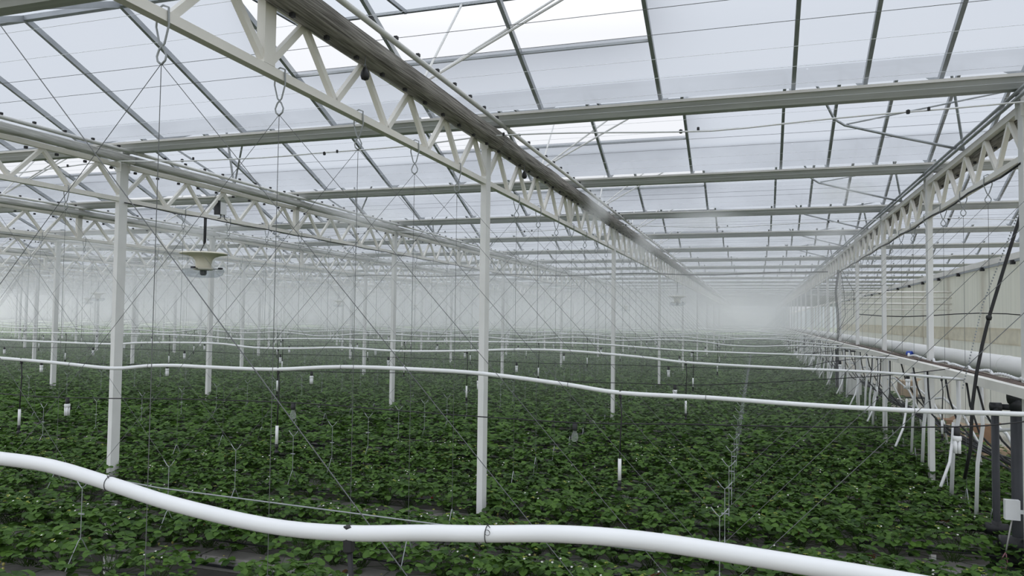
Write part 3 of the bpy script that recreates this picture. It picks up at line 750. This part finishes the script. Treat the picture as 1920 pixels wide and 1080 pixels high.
# ------------------------------------------------------------------ growing troughs
def trough(n):
    y = row_y(n); xl = max(-40, -1.4*y-2.5)
    r = empty('growing_trough', (0, y, 0), '%s grey-white hanging trough under the strawberry beds' % nth(n-4), 'trough', 'hanging troughs')
    MB().ext([(-.13, 1.12), (-.13, 1.02), (-.06, .98), (.06, .98), (.13, 1.02), (.13, 1.12), (.122, 1.12), (.122, 1.025), (.055, .988), (-.055, .988), (-.122, 1.025), (-.122, 1.12)], xl, 3.6).build('channel', TROUGH, r)
    MB().box(xl, -.155, 1.055, 3.6, -.132, 1.075).build('fruit_rail', DGREY, r)
    if n > 9: MB().box(xl, -.118, 1.03, 3.6, .118, 1.135).build('substrate', HOLE, r)
    MB().tube([(xl, -.02, 1.255), (3.6, -.02, 1.255)], .008, 6).build('drip_line', BLK, r)
for n in range(4, 22): trough(n)
def bag_proto():
    r = empty('grow_bag', (0, 0, 0), 'g', 'grow bag', 'grow bags in the troughs')
    MB().ext([(-.118, .0), (.118, .0), (.122, .07), (.10, .105), (-.10, .105), (-.122, .07)], .012, .988).build('bag', BAG, r)
    for j in range(3): 
        b = MB(); n = 12; st = 0; cx = .17+.33*j
        b.tube([(cx, -.119, .05), (cx, -.1235, .05)], .036, 12); b.build('drain_hole', HOLE, r)
    return r
G0 = bag_proto(); gfst = True
for n in range(4, 10):
    y = row_y(n); m_ = 0
    for j in range(-12, 4):
        if not (seen(j+.5, y, 1.2, 20)): continue
        lab = 'grow bag, %s from the left in the %s trough' % (nth(m_).replace('nearest', 'first'), nth(n-4)); m_ += 1
        if gfst: G0.location = (j, y, 1.03); G0['label'] = lab; gfst = False
        else: dup(G0, (j, y, 1.03), lab)

# ------------------------------------------------------------------ strawberry plants
def leaflet(b, base, d, up, L, W, cup, hi=True):
    """one rounded leaflet, folded along its midrib"""
    d = d.normalized(); s = d.cross(up).normalized(); u = s.cross(d).normalized(); n = len(b.v)
    if hi:
        prof = [(0, .05), (.18, .62), (.45, 1.0), (.75, .92), (.95, .5)]
        mid = [base + d*(L*t) + u*(L*.16*math.sin(t*3)*cup) for t, _ in prof] + [base + d*L + u*(-.03*L)]
        for (t, wv), c in zip(prof, mid[:-1]):
            b.v += [tuple(c + s*(W*wv/2) + u*(W*.16*wv)), tuple(c), tuple(c - s*(W*wv/2) + u*(W*.16*wv))]
        b.v.append(tuple(mid[-1])); k = len(prof)
        for i in range(k-1):
            a = n+3*i
            b.f += [(a, a+1, a+4, a+3), (a+1, a+2, a+5, a+4)]
        a = n+3*(k-1); b.f += [(a, a+1, n+3*k), (a+1, a+2, n+3*k)]
    else:
        b.v += [tuple(base), tuple(base+d*L*.55+s*W*.5+u*W*.12), tuple(base+d*L), tuple(base+d*L*.55-s*W*.5+u*W*.12)]
        b.f.append((n, n+1, n+2, n+3))
def leaf(b, root, az, reach, h, L, rnd, hi=True):
    o = Vector((math.cos(az), math.sin(az), 0)); tip = root + o*reach + Vector((0, 0, h))
    tilt = rnd.uniform(-.45, .12)
    d = (o + Vector((0, 0, tilt))).normalized(); up = (Vector((0, 0, 1)) + Vector((rnd.uniform(-.35, .35), rnd.uniform(-.35, .35), 0))).normalized()
    if hi:
        mid = root + o*reach*.45 + Vector((0, 0, h*.75)); b.tube([root, mid, tip], .0022, 3, False)
    side = d.cross(up).normalized(); W = L*.82; cup = rnd.uniform(-.6, .6)
    leaflet(b, tip, d, up, L, W, cup, hi)
    for s in (-1, 1):
        leaflet(b, tip, (d*.25 + side*s + Vector((0, 0, rnd.uniform(-.25, .1)))), up, L*.9, W*.92, cup, hi)
def plant_geo(rnd, hi=True, n=17, top=.0):
    b = MB()
    for i in range(n):
        az = i*2.4+rnd.uniform(-.4, .4); q = (i+.5)/n
        reach = .06+.30*math.sqrt(q)*rnd.uniform(.8, 1.15)*(.78+.22*abs(math.sin(az))); h = .24-.15*q**1.6+rnd.uniform(-.04, .045)
        if i > n-7: h -= .10
        root = Vector((rnd.uniform(-.04, .04), rnd.uniform(-.05, .05), 0))
        leaf(b, root, az, reach, h, rnd.uniform(.062, .09) if hi else rnd.uniform(.07, .105), rnd, hi)
    return b
def blossom(b, c, r):
    n = len(b.v); b.v.append(c)
    for k in range(10):
        a = math.pi*k/5; q = r if k % 2 == 0 else r*.55
        b.v.append((c[0]+q*math.cos(a), c[1]+q*math.sin(a)*.8-.002, c[2]+q*math.sin(a)*.5+.002))
    for k in range(10): b.f.append((n, n+1+k, n+1+(k+1) % 10))
def berry(b, c, r): b.lathe([(.001, r*.9), (r*.7, r*.6), (r*.95, 0), (r*.7, -r*.8), (.001, -r*1.4)], c, 8)
PROT = []
KINDS = [dict(fl=2, yb=1, red=0, yl=1), dict(fl=1, yb=2, red=1, yl=1), dict(fl=3, yb=0, red=0, yl=1), dict(fl=0, yb=3, red=0, yl=1), dict(fl=0, yb=1, red=0, yl=3), dict(fl=0, yb=0, red=0, yl=0, br=1), dict(fl=1, yb=3, red=2, yl=0), dict(fl=0, yb=0, red=0, yl=0)]
DESC = ['with two white blossoms', 'with a red berry and yellowish shoots', 'with three white blossoms', 'with pale unripe berries', 'with yellow-green young shoots', 'with a browned leaf', 'with ripening orange and red berries', 'plain dark green and bushy']
for j, kd in enumerate(KINDS):
    rnd = random.Random(100+j)
    r = empty('strawberry_plant', (0, 0, 0), 'p', 'strawberry plant', 'strawberry plants')
    plant_geo(rnd, True, 42).build('leaves', LEAF, r, True)
    for q in range(kd['fl']):
        b = MB(); blossom(b, (rnd.uniform(-.15, .15), rnd.uniform(-.2, .05), .22+rnd.uniform(0, .08)), .0115); b.build('blossom', PETAL, r)
    for q in range(kd['yb']):
        b = MB(); berry(b, (rnd.uniform(-.13, .13), -.17+rnd.uniform(-.03, .02), rnd.uniform(-.03, .07)), .013); b.build('berry', PALEB, r, True)
    for q in range(kd['red']):
        b = MB(); berry(b, (rnd.uniform(-.13, .13), -.18+rnd.uniform(-.03, .02), rnd.uniform(-.04, .05)), .015); b.build('berry', RED if q == 0 else ORNG, r, True)
    if kd['yl']:
        for q in range(3*kd['yl']):
            b = MB(); leaf(b, Vector((rnd.uniform(-.08, .08), rnd.uniform(-.1, .1), .05)), rnd.uniform(0, 6.3), .08, rnd.uniform(.18, .28), .028, rnd, False)
            b.build('young_leaf', LEAFY, r)
    if kd.get('br'):
        b = MB(); leaf(b, Vector((0, -.1, 0)), -1.6, .1, .02, .06, rnd, True); b.build('dead_leaf', LEAFB, r)
    PROT.append(r)
for r in PROT: KIDS[r.name] = list(r.children)
spots = []
rnd = random.Random(5)
for n in range(4, 40):
    y = row_y(n); x = 3.45
    while x > -1.45*y-3:
        spots.append((n, x+rnd.uniform(-.04, .04), y+rnd.uniform(-.03, .03))); x -= .275
def close(p): return math.hypot(p[1], p[2])
near = [p for p in spots if seen(p[1], p[2], 1.3, 50)]
near.sort(key=lambda p: (Vector((p[1], p[2], 1.3))-CAM).dot(FW))
NEAR = set(near[:300]); pu = set(); tally = {}
for p in near[:300]:
    j = rnd.randrange(len(PROT)) if rnd.random() < .8 else 7
    n = p[0]; P = PROT[j]
    bare = (n == 5 and p[1] < -3.2) or (n == 6 and -5.6 < p[1] < -2.6) or (n == 8 and (-.4 < p[1] < 2.2 or -5.6 < p[1] < -2.7))
    if rnd.random() < (.28 if bare else .03): continue
    lab = 'strawberry plant %s in the %s bed' % (DESC[j], nth(n-4)); grp = 'strawberry plants, %s, %s bed' % (DESC[j], nth(n-4))
    loc = (p[1], p[2]+(.13 if bare else 0), 1.13); rz = rnd.choice((0, 0, .4, -.4, .2, -.2)); sc = rnd.uniform(.92, 1.15)
    if P.name not in pu:
        pu.add(P.name); P.location = loc; P.rotation_euler = (0, 0, rz); tag(P, lab, None, grp)
    else: dup(P, loc, lab, grp, rz, None, sc)
# everything behind them: one mass of foliage, coarser with distance
mid = [plant_geo(random.Random(200+j), False, 30) for j in range(6)]
far_ = []
for j in range(4):
    rr = random.Random(300+j); b = MB()
    for i in range(14):
        az = rr.uniform(0, 6.3); d_ = .36*math.sqrt(rr.random()); c = Vector((d_*math.cos(az), d_*math.sin(az), .06+.14*rr.random()))
        o = Vector((math.cos(az), math.sin(az), rr.uniform(-.4, .2))); leaflet(b, c, o, Vector((rr.uniform(-.4, .4), rr.uniform(-.4, .4), 1)), .17, .16, 0, False)
    far_.append(b)
mass = MB(); flo = MB()
def stamp(b, x, y, z, a, s):
    ca, sa = math.cos(a)*s, math.sin(a)*s; n = len(mass.v)
    mass.v.extend([(x+vx*ca-vy*sa, y+vx*sa+vy*ca, z+vz*s) for vx, vy, vz in b.v])
    mass.f.extend([tuple(n+i for i in q) for q in b.f])
for p in spots:
    if p in NEAR or not seen(p[1], p[2], 1.3, 420): continue
    stamp(rnd.choice(mid), p[1], p[2], 1.12+rnd.uniform(-.02, .03), rnd.uniform(0, 6.3), rnd.uniform(1.12, 1.34))
    if p[0] < 26 and rnd.random() < .45:
        blossom(flo, (p[1]+rnd.uniform(-.1, .1), p[2]-.1, 1.34+rnd.uniform(-.03, .05)), .02)
for n in range(40, 72):
    y = row_y(n); x = 3.4
    while x > -1.4*y-2:
        if seen(x, y, 1.3, 60): stamp(rnd.choice(far_), x, y+rnd.uniform(-.1, .1), 1.13+rnd.uniform(-.03, .04), rnd.uniform(0, 6.3), 1.25)
        x -= .36
for n in range(72, 146):
    y = row_y(n); x = 3.4
    while x > -1.4*y-2:
        if seen(x, y, 1.3, 60): stamp(rnd.choice(far_), x, y+rnd.uniform(-.2, .2), 1.12+rnd.uniform(-.03, .06), rnd.uniform(0, 6.3), 2.4)
        x -= 1.05
tag(mass.build('strawberry_foliage', LEAF, None, False), 'green mass of strawberry beds stretching back into the mist', 'foliage', kind='stuff')
tag(flo.build('strawberry_blossom', PETAL), 'scattered white strawberry blossoms over the middle beds', 'blossoms', kind='stuff')
# dark soil-side undergrowth so the far beds close up as they do at a grazing look
bed = MB()
for n in range(22, 150): bed.box(-1.45*n-4 if n < 110 else -160, row_y(n)-.2, 1.0, 3.5, row_y(n)+.2, 1.17)
tag(bed.build('distant_bed_core', LEAF), 'dark leafy cores of the far strawberry beds', 'foliage', kind='stuff')
# steel guide rod low across the front beds
line_obj('guide_rod', [(-5.3, 4.98, 2.04), (-4.6, 4.95, 2.0), (-3.3, 4.9, 1.985), (-2.0, 4.85, 1.97), (-.6, 4.8, 1.96)], .006, ZINC, 'thin galvanised rod slanting across the front beds behind the nearest pipe', 'rod')

# ------------------------------------------------------------------ mist
def mistbox(x0, y0, z0, x1, y1, z1, d_, lab):
    o = MB().box(x0, y0, z0, x1, y1, z1).build('mist', mistmat('mist_%s' % lab[:12], d_)); tag(o, lab, 'mist', kind='stuff'); return o
mistbox(-160, 13.5, 3.02, 2.1, 148, 5.25, .038, 'white fog filling the space between the pipes and the trusses')
mistbox(-160, 13.6, .6, 3.6, 149, 3.0, .009, 'thin haze hanging low over the strawberry beds')
def puffmat(dens):
    M = bpy.data.materials.new('fog_plume_vapour'); M.use_nodes = True; t = M.node_tree; t.nodes.clear()
    out = nn(t, 'ShaderNodeOutputMaterial'); v = nn(t, 'ShaderNodeVolumeScatter'); co = nn(t, 'ShaderNodeTexCoord')
    ln = nn(t, 'ShaderNodeVectorMath', operation='LENGTH'); t.links.new(co.outputs['Object'], ln.inputs[0])
    mr = nn(t, 'ShaderNodeMapRange'); mr.interpolation_type = 'SMOOTHSTEP'; t.links.new(ln.outputs['Value'], mr.inputs[0])
    for i_, v_ in ((1, 0.), (2, 1.), (3, 1.), (4, 0.)): mr.inputs[i_].default_value = v_
    nz = nn(t, 'ShaderNodeTexNoise', Scale=2.2, Detail=2.); t.links.new(co.outputs['Object'], nz.inputs['Vector'])
    m1 = nn(t, 'ShaderNodeMath', operation='MULTIPLY'); t.links.new(mr.outputs[0], m1.inputs[0]); t.links.new(nz.outputs['Fac'], m1.inputs[1])
    m2 = nn(t, 'ShaderNodeMath', operation='MULTIPLY'); t.links.new(m1.outputs[0], m2.inputs[0]); m2.inputs[1].default_value = dens*3
    t.links.new(m2.outputs[0], v.inputs['Density']); t.links.new(v.outputs[0], out.inputs['Volume']); return M
def puff(x, y, z, rx, ry, rz_, dens, lab):
    b = MB(); n, m2 = 16, 10
    b.lathe([(max(.001, math.sin(math.pi*i/m2)), -math.cos(math.pi*i/m2)) for i in range(m2+1)], n=n)
    o = b.build('fog_plume', puffmat(dens), None, True, (x, y, z)); o.scale = (rx, ry, rz_); tag(o, lab, 'fog plume', 'fog plumes from the misting hoses', 'stuff')
PL = [(-2.7, 12.8, 5.34, .3, 1.3, .38, 1.3, 'the middle truss behind the middle post'), (-.95, 15.2, 5.40, 1.0, .7, .26, .9, 'the middle of the third gutter'), (1.3, 12.4, 5.42, .65, .7, .26, .8, 'the duct-side truss'),
      (-7.3, 12.8, 5.3, 1.4, .9, .4, .45, 'the first left truss'), (-2.9, 18.3, 5.2, .8, 1.8, .5, .6, 'the far part of the middle truss'), (-10.9, 12.6, 5.1, 1.9, 1.0, .5, .4, 'the left trusses by the fan'),
      (-14.5, 13.5, 5.1, 2.2, 1.2, .6, .4, 'the trusses at far left'), (1.6, 18.2, 5.35, .9, .9, .35, .5, 'the far duct-side truss'),
      (-16, 17, 4.2, 6, 3, 1.25, .09, 'the far left beds'), (-8.5, 21, 4.2, 5, 3, 1.25, .09, 'the beds behind the cream fan'), (-2.5, 26, 4.2, 4, 3.5, 1.25, .08, 'the beds behind the middle post'), (-25, 26, 4.2, 8, 4, 1.25, .07, 'the most distant left beds')]
for x, y, z, rx, ry, rz_, dn, lab in PL: puff(x, y, z, rx, ry, rz_, dn, 'soft fog drifting over '+lab if dn < .1 else 'fog plume drifting off '+lab)
